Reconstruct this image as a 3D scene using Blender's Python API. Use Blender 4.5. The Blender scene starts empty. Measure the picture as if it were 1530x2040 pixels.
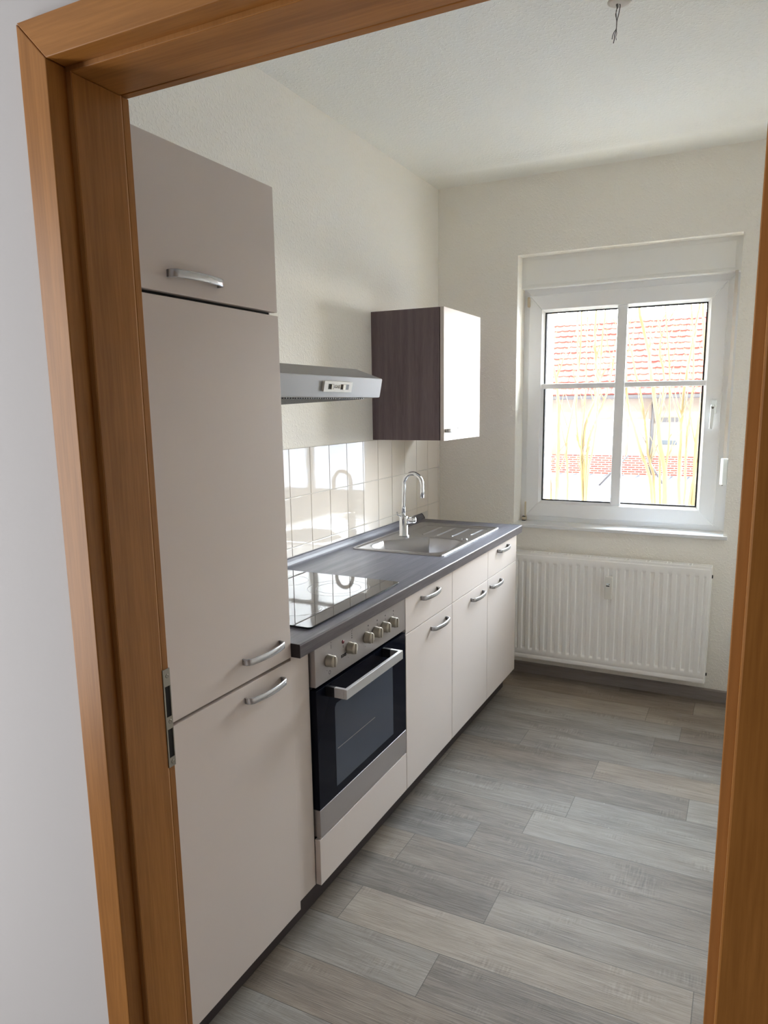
import bpy, bmesh, math, random
from mathutils import Vector, Matrix
random.seed(7)
S = bpy.context.scene
COL = S.collection
PI = math.pi

# ------------------------------------------------------------------ helpers
def srgb(r, g, b):
    f = lambda c: (c/255)/12.92 if c/255 <= .04045 else (((c/255)+.055)/1.055)**2.4
    return (f(r), f(g), f(b), 1)

def empty(name, loc=(0, 0, 0), rz=0.0, label=None, cat=None, group=None, kind=None):
    o = bpy.data.objects.new(name, None)
    o.location = loc
    o.rotation_euler = (0, 0, rz)
    o.empty_display_size = .05
    COL.objects.link(o)
    return tag(o, label, cat, group, kind)

def tag(o, label=None, cat=None, group=None, kind=None):
    if label: o['label'] = label
    if cat: o['category'] = cat
    if group: o['group'] = group
    if kind: o['kind'] = kind
    return o

def root_world(o):
    m = Matrix()
    chain = []
    while o is not None:
        chain.append(o); o = o.parent
    for c in reversed(chain):
        m = m @ (Matrix.Translation(c.location) @ c.rotation_euler.to_matrix().to_4x4())
    return m

def link(name, bm, m, parent=None, smooth=False, local=False, origin=None):
    """bm is in WORLD coordinates unless local; the mesh is brought into its own frame"""
    me = bpy.data.meshes.new(name)
    inv = None
    o = bpy.data.objects.new(name, me)
    if parent is not None:
        o.parent = parent
    if not local:
        if parent is None:
            if origin is None:
                origin = (0, 0, 0)
            o.location = origin
            bm.transform(Matrix.Translation(-Vector(origin)))
        else:
            bm.transform(root_world(parent).inverted())
    bmesh.ops.recalc_face_normals(bm, faces=bm.faces[:])
    bm.to_mesh(me); bm.free()
    for mm in (m if isinstance(m, (list, tuple)) else [m]):
        me.materials.append(mm)
    if smooth:
        me.polygons.foreach_set('use_smooth', [True]*len(me.polygons))
    COL.objects.link(o)
    return o

def new(): return bmesh.new()

def box(bm, x0, x1, y0, y1, z0, z1, bev=0.0, seg=2, mi=0):
    t = bmesh.new()
    r = bmesh.ops.create_cube(t, size=1)
    for v in t.verts:
        v.co = Vector((x0+(v.co.x+.5)*(x1-x0), y0+(v.co.y+.5)*(y1-y0), z0+(v.co.z+.5)*(z1-z0)))
    if bev > 0:
        bmesh.ops.bevel(t, geom=t.edges[:], offset=bev, segments=seg, affect='EDGES', profile=.5)
    for f in t.faces: f.material_index = mi
    merge(bm, t)
    return bm

def merge(bm, t):
    me = bpy.data.meshes.new('tmp')
    t.to_mesh(me); t.free()
    bm.from_mesh(me)
    bpy.data.meshes.remove(me)

def B(*a, **k): return box(new(), *a, **k)

def prism(bm, pts, axis, a, b, bev=0.0, mi=0):
    """polygon given in the plane normal to axis, extruded from a to b. order: axis x -> (y,z), y -> (x,z), z -> (x,y)"""
    t = bmesh.new()
    def P(p, c):
        return Vector((c, p[0], p[1])) if axis == 'x' else Vector((p[0], c, p[1])) if axis == 'y' else Vector((p[0], p[1], c))
    lo = [t.verts.new(P(p, a)) for p in pts]
    hi = [t.verts.new(P(p, b)) for p in pts]
    n = len(pts)
    t.faces.new(lo); t.faces.new(hi[::-1])
    for i in range(n):
        t.faces.new((lo[i], lo[(i+1) % n], hi[(i+1) % n], hi[i]))
    bmesh.ops.recalc_face_normals(t, faces=t.faces[:])
    if bev > 0:
        bmesh.ops.bevel(t, geom=t.edges[:], offset=bev, segments=2, affect='EDGES', profile=.5)
    for f in t.faces: f.material_index = mi
    merge(bm, t)
    return bm

def tube(bm, pts, rad, n=12, caps=True, mi=0):
    """rad: a number or one per point"""
    pts = [Vector(p) for p in pts]
    if not hasattr(rad, '__len__'): rad = [rad]*len(pts)
    rings = []
    up = None
    for i, p in enumerate(pts):
        d = (pts[min(i+1, len(pts)-1)] - pts[max(i-1, 0)]).normalized()
        if up is None:
            up = Vector((0, 0, 1)) if abs(d.z) < .9 else Vector((1, 0, 0))
        s = d.cross(up).normalized(); u = s.cross(d).normalized(); up = u
        rings.append([bm.verts.new(p + (s*math.cos(2*PI*k/n) + u*math.sin(2*PI*k/n))*rad[i]) for k in range(n)])
    for a, b in zip(rings, rings[1:]):
        for k in range(n):
            f = bm.faces.new((a[k], a[(k+1) % n], b[(k+1) % n], b[k])); f.smooth = True; f.material_index = mi
    if caps:
        for f in (bm.faces.new(rings[0][::-1]), bm.faces.new(rings[-1])): f.material_index = mi
    return bm

def lathe(bm, prof, n=32, M=Matrix(), mi=0, smooth=True):
    """prof: (r, h) along local z"""
    rings = []
    for r, h in prof:
        rings.append([bm.verts.new(M @ Vector((r*math.cos(2*PI*k/n), r*math.sin(2*PI*k/n), h))) for k in range(n)])
    for a, b in zip(rings, rings[1:]):
        for k in range(n):
            f = bm.faces.new((a[k], a[(k+1) % n], b[(k+1) % n], b[k])); f.smooth = smooth; f.material_index = mi
    bm.faces.new(rings[0][::-1]).material_index = mi
    bm.faces.new(rings[-1]).material_index = mi
    return bm

# ------------------------------------------------------------------ materials
def mat(name, col, rough=.5, metal=0.0, spec=.5, bump=None, vary=None, coat=0.0, extra=None):
    """bump=(scale, strength, distance, stretch xyz) ; vary=(col2, scale, stretch, detail)"""
    m = bpy.data.materials.new(name); m.use_nodes = True
    N = m.node_tree.nodes; Lk = m.node_tree.links
    b = N['Principled BSDF']
    b.inputs['Base Color'].default_value = col
    b.inputs['Roughness'].default_value = rough
    b.inputs['Metallic'].default_value = metal
    b.inputs['Specular IOR Level'].default_value = spec
    b.inputs['Coat Weight'].default_value = coat
    b.inputs['Coat Roughness'].default_value = .12
    tc = N.new('ShaderNodeTexCoord')
    def stretched(st):
        mp = N.new('ShaderNodeMapping'); mp.inputs['Scale'].default_value = st
        Lk.new(tc.outputs['Object'], mp.inputs['Vector']); return mp.outputs['Vector']
    if vary:
        c2, sc, st, det = vary
        nz = N.new('ShaderNodeTexNoise'); nz.inputs['Scale'].default_value = sc; nz.inputs['Detail'].default_value = det
        Lk.new(stretched(st), nz.inputs['Vector'])
        rp = N.new('ShaderNodeValToRGB'); rp.color_ramp.elements[0].position = .32; rp.color_ramp.elements[1].position = .68
        rp.color_ramp.elements[0].color = col; rp.color_ramp.elements[1].color = c2
        Lk.new(nz.outputs['Fac'], rp.inputs['Fac']); Lk.new(rp.outputs['Color'], b.inputs['Base Color'])
    if bump:
        sc, sg, dist, st = bump
        nz = N.new('ShaderNodeTexNoise'); nz.inputs['Scale'].default_value = sc; nz.inputs['Detail'].default_value = 4
        Lk.new(stretched(st), nz.inputs['Vector'])
        bp = N.new('ShaderNodeBump'); bp.inputs['Strength'].default_value = sg; bp.inputs['Distance'].default_value = dist
        Lk.new(nz.outputs['Fac'], bp.inputs['Height']); Lk.new(bp.outputs['Normal'], b.inputs['Normal'])
    return m

def woodchip(name, col):
    m = bpy.data.materials.new(name); m.use_nodes = True
    N = m.node_tree.nodes; Lk = m.node_tree.links; b = N['Principled BSDF']
    b.inputs['Base Color'].default_value = col; b.inputs['Roughness'].default_value = .85; b.inputs['Specular IOR Level'].default_value = .25
    tc = N.new('ShaderNodeTexCoord')
    nz = N.new('ShaderNodeTexNoise'); nz.inputs['Scale'].default_value = 95; nz.inputs['Detail'].default_value = 2; nz.inputs['Distortion'].default_value = .6
    Lk.new(tc.outputs['Object'], nz.inputs['Vector'])
    r = N.new('ShaderNodeValToRGB'); r.color_ramp.elements[0].position = .5; r.color_ramp.elements[1].position = .66
    Lk.new(nz.outputs['Fac'], r.inputs['Fac'])
    n2 = N.new('ShaderNodeTexNoise'); n2.inputs['Scale'].default_value = 7
    Lk.new(tc.outputs['Object'], n2.inputs['Vector'])
    ad = N.new('ShaderNodeMath'); ad.operation = 'MULTIPLY_ADD'; ad.inputs[1].default_value = 1.2
    Lk.new(n2.outputs['Fac'], ad.inputs[0]); Lk.new(r.outputs['Color'], ad.inputs[2])
    bp = N.new('ShaderNodeBump'); bp.inputs['Strength'].default_value = .62; bp.inputs['Distance'].default_value = .0015
    Lk.new(ad.outputs[0], bp.inputs['Height']); Lk.new(bp.outputs['Normal'], b.inputs['Normal'])
    return m

def wood(name, c1, c2, axis, rough=.42, fine=1.0, coat=.04, contrast=(.36, .66)):
    m = bpy.data.materials.new(name); m.use_nodes = True
    N = m.node_tree.nodes; Lk = m.node_tree.links; b = N['Principled BSDF']
    b.inputs['Roughness'].default_value = rough; b.inputs['Specular IOR Level'].default_value = .35; b.inputs['Coat Weight'].default_value = coat; b.inputs['Coat Roughness'].default_value = .3
    tc = N.new('ShaderNodeTexCoord')
    def nse(sc, long, cross, det, dis=0.0):
        mp = N.new('ShaderNodeMapping')
        mp.inputs['Scale'].default_value = tuple(long if i == axis else cross for i in range(3))
        Lk.new(tc.outputs['Object'], mp.inputs['Vector'])
        n = N.new('ShaderNodeTexNoise'); n.inputs['Scale'].default_value = sc; n.inputs['Detail'].default_value = det; n.inputs['Distortion'].default_value = dis
        Lk.new(mp.outputs['Vector'], n.inputs['Vector']); return n.outputs['Fac']
    a = nse(3.0*fine, .35, 9, 5, .5); c = nse(9*fine, 1.2, 26, 3)
    mx = N.new('ShaderNodeMix'); mx.inputs[0].default_value = .42
    Lk.new(a, mx.inputs[2]); Lk.new(c, mx.inputs[3])
    r = N.new('ShaderNodeValToRGB'); r.color_ramp.elements[0].position = contrast[0]; r.color_ramp.elements[1].position = contrast[1]
    r.color_ramp.elements[0].color = c1; r.color_ramp.elements[1].color = c2
    Lk.new(mx.outputs[0], r.inputs['Fac']); Lk.new(r.outputs['Color'], b.inputs['Base Color'])
    bp = N.new('ShaderNodeBump'); bp.inputs['Strength'].default_value = .12; bp.inputs['Distance'].default_value = .0006
    Lk.new(c, bp.inputs['Height']); Lk.new(bp.outputs['Normal'], b.inputs['Normal'])
    return m

def floor_mat():
    m = bpy.data.materials.new('vinyl_planks'); m.use_nodes = True
    N = m.node_tree.nodes; Lk = m.node_tree.links; b = N['Principled BSDF']
    b.inputs['Specular IOR Level'].default_value = .24
    at = N.new('ShaderNodeAttribute'); at.attribute_name = 'tone'
    uv = N.new('ShaderNodeUVMap'); uv.uv_map = 'plank'
    def nse(scale3, sc, det, dis=0., rough=.5):
        mp = N.new('ShaderNodeMapping'); mp.inputs['Scale'].default_value = scale3
        Lk.new(uv.outputs[0], mp.inputs['Vector'])
        n = N.new('ShaderNodeTexNoise'); n.noise_dimensions = '3D'; n.inputs['Scale'].default_value = sc; n.inputs['Detail'].default_value = det
        n.inputs['Distortion'].default_value = dis; n.inputs['Roughness'].default_value = rough
        Lk.new(mp.outputs['Vector'], n.inputs['Vector']); return n.outputs['Fac']
    grain = nse((2.6, 62, 1), 1.7, 8, 1.9, .70)
    blot = nse((2.0, 7, 1), 1.5, 3, .3)
    saw = nse((160, 14, 1), 1.0, 2)
    sawm = nse((5, 12, 1), 1.0, 2)
    g = N.new('ShaderNodeValToRGB')
    e = g.color_ramp.elements
    e[0].position = .34; e[0].color = srgb(104, 96, 88)
    e[1].position = .68; e[1].color = srgb(166, 157, 146)
    k = e.new(.5); k.color = srgb(136, 127, 118)
    # combine: grain*.6 + blot*.3 + tone*.25
    def mth(op, a, c, v=None):
        n = N.new('ShaderNodeMath'); n.operation = op
        if isinstance(a, (int, float)): n.inputs[0].default_value = a
        else: Lk.new(a, n.inputs[0])
        if isinstance(c, (int, float)): n.inputs[1].default_value = c
        else: Lk.new(c, n.inputs[1])
        return n.outputs[0]
    fine = nse((7, 300, 1), 1.3, 3, .6)
    s = mth('ADD', mth('ADD', mth('MULTIPLY', grain, .52), mth('MULTIPLY', blot, .30)), mth('MULTIPLY', fine, .20))
    s = mth('ADD', s, mth('MULTIPLY', mth('SUBTRACT', at.outputs['Fac'], .5), .20))
    swr = N.new('ShaderNodeValToRGB'); swr.color_ramp.elements[0].position = .55; swr.color_ramp.elements[1].position = .66
    Lk.new(sawm, swr.inputs['Fac'])
    s = mth('ADD', s, mth('MULTIPLY', mth('MULTIPLY', mth('SUBTRACT', saw, .5), swr.outputs['Color']), .34))
    Lk.new(s, g.inputs['Fac'])
    # warm / cool tint per plank
    a2 = N.new('ShaderNodeAttribute'); a2.attribute_name = 'tint'
    tr = N.new('ShaderNodeValToRGB'); tr.color_ramp.elements[0].color = (1.05, .985, .92, 1); tr.color_ramp.elements[1].color = (.97, 1.0, 1.03, 1)
    Lk.new(a2.outputs['Fac'], tr.inputs['Fac'])
    mm = N.new('ShaderNodeMix'); mm.data_type = 'RGBA'; mm.blend_type = 'MULTIPLY'; mm.inputs[0].default_value = 1
    Lk.new(g.outputs['Color'], mm.inputs[6]); Lk.new(tr.outputs['Color'], mm.inputs[7])
    # seam lines
    ed = N.new('ShaderNodeAttribute'); ed.attribute_name = 'edge'
    u2 = N.new('ShaderNodeUVMap'); u2.uv_map = 'local'
    sp = N.new('ShaderNodeSeparateXYZ'); Lk.new(u2.outputs[0], sp.inputs[0])
    dx = mth('MULTIPLY', mth('SUBTRACT', .5, mth('ABSOLUTE', mth('SUBTRACT', sp.outputs[0], .5), 0)), .985)
    dy = mth('MULTIPLY', mth('SUBTRACT', .5, mth('ABSOLUTE', mth('SUBTRACT', sp.outputs[1], .5), 0)), .1645)
    d = mth('MINIMUM', dx, dy)
    sm = N.new('ShaderNodeMapRange'); sm.inputs['From Min'].default_value = .0002; sm.inputs['From Max'].default_value = .0016
    Lk.new(d, sm.inputs['Value'])
    m2 = N.new('ShaderNodeMix'); m2.data_type = 'RGBA'
    Lk.new(sm.outputs[0], m2.inputs[0]); m2.inputs[6].default_value = srgb(96, 89, 83); Lk.new(mm.outputs[2], m2.inputs[7])
    Lk.new(m2.outputs[2], b.inputs['Base Color'])
    rr = N.new('ShaderNodeMapRange'); rr.inputs['To Min'].default_value = .6; rr.inputs['To Max'].default_value = .42
    Lk.new(grain, rr.inputs['Value']); Lk.new(rr.outputs[0], b.inputs['Roughness'])
    bp = N.new('ShaderNodeBump'); bp.inputs['Strength'].default_value = .85; bp.inputs['Distance'].default_value = .0016
    Lk.new(mth('ADD', mth('ADD', grain, mth('MULTIPLY', fine, .35)), mth('MULTIPLY', sm.outputs[0], .25)), bp.inputs['Height']); Lk.new(bp.outputs['Normal'], b.inputs['Normal'])
    return m

def glass_mat():
    m = bpy.data.materials.new('window_glass'); m.use_nodes = True
    N = m.node_tree.nodes; Lk = m.node_tree.links
    N.remove(N['Principled BSDF'])
    tr = N.new('ShaderNodeBsdfTransparent'); tr.inputs[0].default_value = (.93, .95, .94, 1)
    gl = N.new('ShaderNodeBsdfGlossy'); gl.inputs['Roughness'].default_value = .02
    fr = N.new('ShaderNodeFresnel'); fr.inputs['IOR'].default_value = 1.5
    mx = N.new('ShaderNodeMixShader')
    Lk.new(fr.outputs[0], mx.inputs[0]); Lk.new(tr.outputs[0], mx.inputs[1]); Lk.new(gl.outputs[0], mx.inputs[2])
    Lk.new(mx.outputs[0], N['Material Output'].inputs[0])
    return m

def tile_mat():
    """glossy cream tiles 15 x 20 cm on the x=0 wall with pale grey joints; object coordinates are world ones"""
    m = bpy.data.materials.new('glazed_tiles'); m.use_nodes = True
    N = m.node_tree.nodes; Lk = m.node_tree.links; b = N['Principled BSDF']
    b.inputs['Roughness'].default_value = .045
    b.inputs['Specular IOR Level'].default_value = .36
    b.inputs['Base Color'].default_value = srgb(226, 219, 211)
    tc = N.new('ShaderNodeTexCoord')
    nz = N.new('ShaderNodeTexNoise'); nz.inputs['Scale'].default_value = 11; nz.inputs['Detail'].default_value = 2
    Lk.new(tc.outputs['Object'], nz.inputs['Vector'])
    bp = N.new('ShaderNodeBump'); bp.inputs['Strength'].default_value = .16; bp.inputs['Distance'].default_value = .002
    Lk.new(nz.outputs['Fac'], bp.inputs['Height']); Lk.new(bp.outputs['Normal'], b.inputs['Normal'])
    return m

def brick_mat(name, c1, c2, mortar, sc, rough=.85):
    m = bpy.data.materials.new(name); m.use_nodes = True
    N = m.node_tree.nodes; Lk = m.node_tree.links; b = N['Principled BSDF']; b.inputs['Roughness'].default_value = rough
    tc = N.new('ShaderNodeTexCoord'); mp = N.new('ShaderNodeMapping'); mp.inputs['Rotation'].default_value = (PI/2, 0, 0)
    Lk.new(tc.outputs['Object'], mp.inputs[0])
    br = N.new('ShaderNodeTexBrick'); br.inputs['Scale'].default_value = sc; br.inputs['Color1'].default_value = c1; br.inputs['Color2'].default_value = c2
    br.inputs['Mortar'].default_value = mortar; br.inputs['Brick Width'].default_value = .5; br.inputs['Row Height'].default_value = .15; br.inputs['Mortar Size'].default_value = .03
    Lk.new(mp.outputs[0], br.inputs['Vector']); Lk.new(br.outputs['Color'], b.inputs['Base Color'])
    return m

M = {}
M['wall'] = woodchip('woodchip_wallpaper', srgb(244, 241, 234))
M['ceil'] = woodchip('woodchip_ceiling', srgb(246, 246, 241))
M['hallwall'] = mat('hall_plaster', srgb(204, 206, 212), .9, bump=(160, .3, .0008, (1, 1, 1)))
M['halldark'] = mat('hall_wall_darkened', srgb(118, 112, 108), .9)  # unseen hall walls, darkened to cut bounce onto the right door frame
M['floor'] = floor_mat()
M['tile'] = tile_mat()
M['joint'] = mat('tile_joint', srgb(196, 192, 188), .8)
wc1, wc2 = srgb(148, 97, 42), srgb(180, 124, 62)
M['doorwoodZ'] = wood('beech_veneer_upright', wc1, wc2, 2)
M['doorwoodX'] = wood('beech_veneer_cross', wc1, wc2, 0)
M['doorwoodLit'] = wood('beech_lit_edge', srgb(160, 112, 62), srgb(178, 128, 74), 2)  # lighter beech standing for light on the lip
M['seal'] = mat('door_seal', srgb(214, 170, 120), .6)
M['front'] = mat('beige_cabinet_front', srgb(209, 199, 193), .46, bump=(60, .03, .0005, (1, 1, 1)), spec=.20)
M['edge'] = mat('front_edge_band', srgb(196, 180, 168), .5)
M['wenge'] = wood('dark_wood_panel', srgb(98, 84, 88), srgb(122, 107, 110), 2, rough=.42, fine=1.6, coat=.0)
M['top'] = wood('grey_oak_laminate', srgb(84, 84, 94), srgb(114, 113, 124), 1, rough=.42, fine=1.2, coat=.0)
M['topedge'] = wood('grey_oak_edge', srgb(74, 69, 72), srgb(104, 98, 100), 1, rough=.34, fine=1.4, coat=.0)
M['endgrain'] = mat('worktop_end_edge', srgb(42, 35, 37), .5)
M['plinth'] = mat('dark_plinth', srgb(66, 58, 58), .5)
M['gap'] = mat('dark_gap', (.006, .006, .006, 1), .8)
M['carcass'] = mat('white_carcass', srgb(205, 198, 190), .5)
M['nickel'] = mat('brushed_nickel', srgb(196, 196, 198), .27, .72, bump=(90, .08, .0003, (1, .05, 1)))
M['alu'] = mat('bright_aluminium', srgb(206, 206, 208), .3, .5)
M['steel'] = mat('brushed_steel', srgb(172, 166, 164), .38, .7, bump=(120, .12, .0002, (1, .04, 1)))
M['sink'] = mat('satin_sink_steel', srgb(172, 171, 173), .30, 1.0, bump=(300, .08, .0002, (1, 1, 1)))
M['chrome'] = mat('chrome', srgb(225, 227, 230), .06, 1.0)
M['knob'] = mat('champagne_knob', srgb(172, 165, 152), .4, .6)
M['ovenglass'] = mat('black_oven_glass', (.006, .007, .013, 1), .05, spec=.06)
M['ovenwin'] = mat('smoked_oven_window', srgb(58, 66, 80), .05, spec=.4)
M['black'] = mat('black_enamel', (.012, .012, .014, 1), .35)
M['hob'] = mat('ceramic_hob_glass', (.008, .008, .010, 1), .015, spec=.55)
M['hobline'] = mat('hob_zone_print', srgb(120, 116, 114), .3)
M['print'] = mat('black_print', (.012, .012, .012, 1), .6)
M['lampred'] = mat('dark_red_lamp', srgb(110, 30, 40), .2)
M['pvc'] = mat('white_pvc', srgb(240, 241, 243), .30, bump=(40, .02, .0004, (1, 1, 1)))
M['pvcbox'] = mat('white_shutter_box', srgb(240, 240, 238), .45)
M['gasket'] = mat('dark_gasket', srgb(30, 29, 30), .8)
M['sill'] = mat('white_sill', srgb(228, 230, 232), .22)
M['glass'] = glass_mat()
M['cream'] = mat('cream_plastic', srgb(205, 190, 165), .5)
M['belt'] = mat('grey_belt', srgb(206, 200, 194), .85)
M['winder'] = mat('white_winder', srgb(232, 238, 240), .25)
M['rad'] = mat('radiator_enamel', srgb(250, 249, 247), .32)
M['meter'] = mat('meter_plastic', srgb(228, 226, 220), .4)
M['skirt'] = wood('grey_skirting', srgb(128, 120, 116), srgb(150, 142, 138), 0, rough=.4, fine=1.0, coat=0)
M['wire'] = mat('black_wire', (.012, .012, .012, 1), .5)
M['wiregrey'] = mat('grey_wire', srgb(120, 116, 110), .6)
M['plasterspot'] = mat('ceiling_filler', srgb(214, 208, 200), .9)
M['zinc'] = mat('strike_steel', srgb(150, 145, 135), .4, .9)
M['hoodm'] = mat('painted_silver_hood', srgb(138, 137, 138), .42, .35, bump=(60, .02, .0003, (1, 1, 1)))
M['hoodplate'] = mat('hood_switch_plate', srgb(226, 224, 218), .4)
# outside
M['yellow'] = mat('yellow_render', srgb(226, 196, 130), .9)
M['ground'] = brick_mat('pale_paving', srgb(164, 170, 182), srgb(150, 156, 170), srgb(104, 108, 118), 1.0)
M['render'] = mat('grey_brown_render', srgb(176, 160, 142), .9, bump=(6, .4, .01, (1, 1, 1)), vary=(srgb(150, 132, 116), 1.2, (1, 1, 1), 4))
M['brick'] = brick_mat('red_brick', srgb(168, 96, 80), srgb(140, 78, 70), srgb(186, 176, 168), 2.1)
M['roof'] = mat('clay_tiles', srgb(190, 108, 92), .8, vary=(srgb(160, 84, 74), 2.0, (1, 1, 1), 3))
M['gutter'] = mat('zinc_gutter', srgb(96, 92, 92), .5)
M['whitedoor'] = mat('white_gate', srgb(222, 226, 232), .6)
M['darkglass'] = mat('dark_window', srgb(70, 84, 100), .1)
M['bark'] = mat('pale_bark', srgb(138, 130, 118), .9, vary=(srgb(84, 79, 75), 9, (1, 1, .2), 3))
M['pole'] = mat('dark_pole', srgb(80, 74, 72), .7)
M['grass'] = mat('winter_grass', srgb(150, 156, 120), .95)

# ------------------------------------------------------------------ dimensions (metres)
YW, ZC, XR = 3.504, 2.678, 1.98
YD0, YD1, YD2 = .358, .388, .485        # door frame: hall face, lip, kitchen face
YH, YK = .372, .468                     # door wall faces
XA, XB, XJ, XRJ = .730, .779, .789, 1.6057
ZJ, ZB, ZA = 1.953, 1.9594, 2.0096
N1, N2, NT, NS = .4557, 1.526, 2.293, .863   # window niche
YO = 3.878                              # outer face of the window wall
T = .12

# ------------------------------------------------------------------ room shell
def struct(name, bm, m, **k):
    o = link(name, bm, m, **k); o['kind'] = 'structure'; return o

# floor of separate vinyl plank rectangles in one sheet (row pitch 16.45 cm, planks 98.5 cm)
bm = new()
uvl = bm.loops.layers.uv.new('plank'); uv2 = bm.loops.layers.uv.new('local')
tone = bm.faces.layers.float.new('tone'); tint = bm.faces.layers.float.new('tint')
W_, L_ = .1645, .985
seams = {0: .589, 1: .995, 2: .6226, 3: .815, 4: .97, 5: 1.088, 6: 1.493, 7: 1.12, 8: .764, 9: 1.313, 10: 1.4135, -1: .923, -2: .49, -3: 1.22, -4: .70}
forced = {(0, 0): .95, (1, -1): .12, (3, 0): .25, (6, -1): .2, (4, 0): .72, (-1, -1): .8, (-1, 0): .35, (0, 1): .6, (2, 0): .35, (1, 0): .62, (5, 0): .6, (6, 0): .85, (10, -1): .55, (0, -1): .4, (2, -1): .62}
y_org = 1.300
for r in range(-18, 14):
    y0 = y_org + r*W_; y1 = y0 + W_
    yy0, yy1 = max(y0, -1.6), min(y1, YW)
    if yy1 <= yy0: continue
    sx = seams.get(r, random.uniform(0, L_))
    for c in range(-5, 4):
        x0 = sx + c*L_; x1 = x0 + L_
        xx0, xx1 = max(x0, -.9), min(x1, 2.7)
        if xx1 <= xx0: continue
        vs = [bm.verts.new((x, y, 0)) for x, y in ((xx0, yy0), (xx1, yy0), (xx1, yy1), (xx0, yy1))]
        f = bm.faces.new(vs)
        f[tone] = forced.get((r, c), random.random()); f[tint] = random.random()
        ou, ov = random.uniform(0, 50), random.uniform(0, 50)
        for lp in f.loops:
            x, y = lp.vert.co.x, lp.vert.co.y
            lp[uvl].uv = (x-x0+ou, y-y0+ov); lp[uv2].uv = ((x-x0)/L_, (y-y0)/W_)
fl = struct('floor', bm, M['floor'])
for p in fl.data.polygons: pass

# ceiling: underside is a fine grid with a hump shaped to give a dark streak
bm = new()
nx, ny = 74, 130
def zc(x, y):
    s = min(1, max(0, (x+.05)/.35))
    return ZC - s*.019*math.exp(-((y-3.21)/.065)**2)
gx = [-.12+(XR+.24)*i/nx for i in range(nx+1)]
gy = [.43+(YW+.1-.43)*j/ny for j in range(ny+1)]
g = [[bm.verts.new((x, y, zc(x, y))) for y in gy] for x in gx]
for i in range(nx):
    for j in range(ny):
        bm.faces.new((g[i][j], g[i][j+1], g[i+1][j+1], g[i+1][j])).smooth = True
box(bm, -.12, XR+.12, .43, YO, ZC+.002, ZC+.2)
struct('ceiling', bm, M['ceil'])
struct('ceiling_hall', B(-.9, 2.7, -1.7, YH+.06, ZC, ZC+.2), M['ceil'])
wl = struct('wall_left', B(-T, 0, YK-.05, YO, -.1, ZC+.01), M['wall'])
struct('wall_right', B(XR, XR+T, YK-.05, YO, -.1, ZC+.01), M['wall'])

# window wall with its opening, indoor leaf
bm = new()
box(bm, -T, N1, YW, YO-.02, -.3, ZC+.01)
box(bm, N2, XR+T, YW, YO-.02, -.3, ZC+.01)
box(bm, N1, N2, YW, YO-.02, NT, ZC+.01)
box(bm, N1, N2, YW, YO-.02, -.3, NS-.02)
wb = struct('wall_back', bm, M['wall'])
# outside render with the yellow reveals
bm = new()
OX0, OX1, OZ0, OZ1 = .558, 1.455, .90, 2.10
box(bm, -3.5, OX0, YO-.16, YO, -.8, 4.5) if False else None
box(bm, -3.5, OX0, YO-.02, YO+.03, -.8, 5.0)
box(bm, OX1, 5.0, YO-.02, YO+.03, -.8, 5.0)
box(bm, OX0, OX1, YO-.02, YO+.03, OZ1+.06, 5.0)
box(bm, OX0, OX1, YO-.02, YO+.03, -.8, OZ0)
box(bm, N1, OX0, 3.70, YO-.02, NS, NT)
box(bm, OX1, N2, 3.70, YO-.02, NS, NT)
struct('wall_outside', bm, M['yellow'])

# door wall, hall side is smooth plaster
def frame_boxes(y0, y1):
    bm = new()
    box(bm, -.9, XA+.03, y0, y1, -.1, ZC+.01)
    box(bm, XRJ+.035, 2.7, y0, y1, -.1, ZC+.01)
    box(bm, XA+.03, XRJ+.035, y0, y1, ZA-.03, ZC+.01)
    return bm
struct('wall_front', frame_boxes(YH, YK), M['hallwall'])
struct('wall_hall_left', B(-.9-T, -.9, -1.7, YK, -.1, ZC+.01), M['hallwall'])
struct('wall_hall_right', B(2.7, 2.7+T, -1.7, YK, -.1, ZC+.01), M['halldark'])
struct('wall_hall_back', B(-.9, 2.7, -1.7, -1.6, -.1, ZC+.01), M['halldark'])
struct('baseboard_back', prism(new(), [(YW, 0), (YW-.013, 0), (YW-.011, .055), (YW-.004, .0625), (YW, .0625)], 'x', 0, XR), M['skirt'])
struct('baseboard_right', prism(new(), [(XR, 0), (XR-.013, 0), (XR-.011, .055), (XR-.004, .0625), (XR, .0625)], 'y', YK, YW), M['skirt'])

# ------------------------------------------------------------------ tiles on the left wall
tz = [(.9315, .9675), (.9675, 1.1673), (1.1673, 1.3587)]
bm = new()
y = 1.9802 - .15*5
j = .0016
while y < YW-.01:
    for a, b in (tz if y < 3.2 else [(.7675, .9675)]+tz[1:]):
        y1 = min(y+.15, YW)
        if y1-y > .01:
            box(bm, .0, .0075, y+j, y1-j, a+j, b-(j if b < 1.35 else 0), bev=.0012, seg=2)
    y += .15003
tl = link('tile_splashback', bm, M['tile'], parent=wl)
tl['label'] = 'glossy cream wall tiles above the worktop'
bm = B(.0, .0052, 1.17, YW, .766, 1.3587)
link('tile_joints', bm, M['joint'], parent=wl)

# ------------------------------------------------------------------ door frame
door = empty('door_1', (XJ, YD1, 0), kind='structure')
e = .0006
def arch(pts): 
    return prism(new(), pts, 'y', YD0, YH, bev=.0028)
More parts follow.
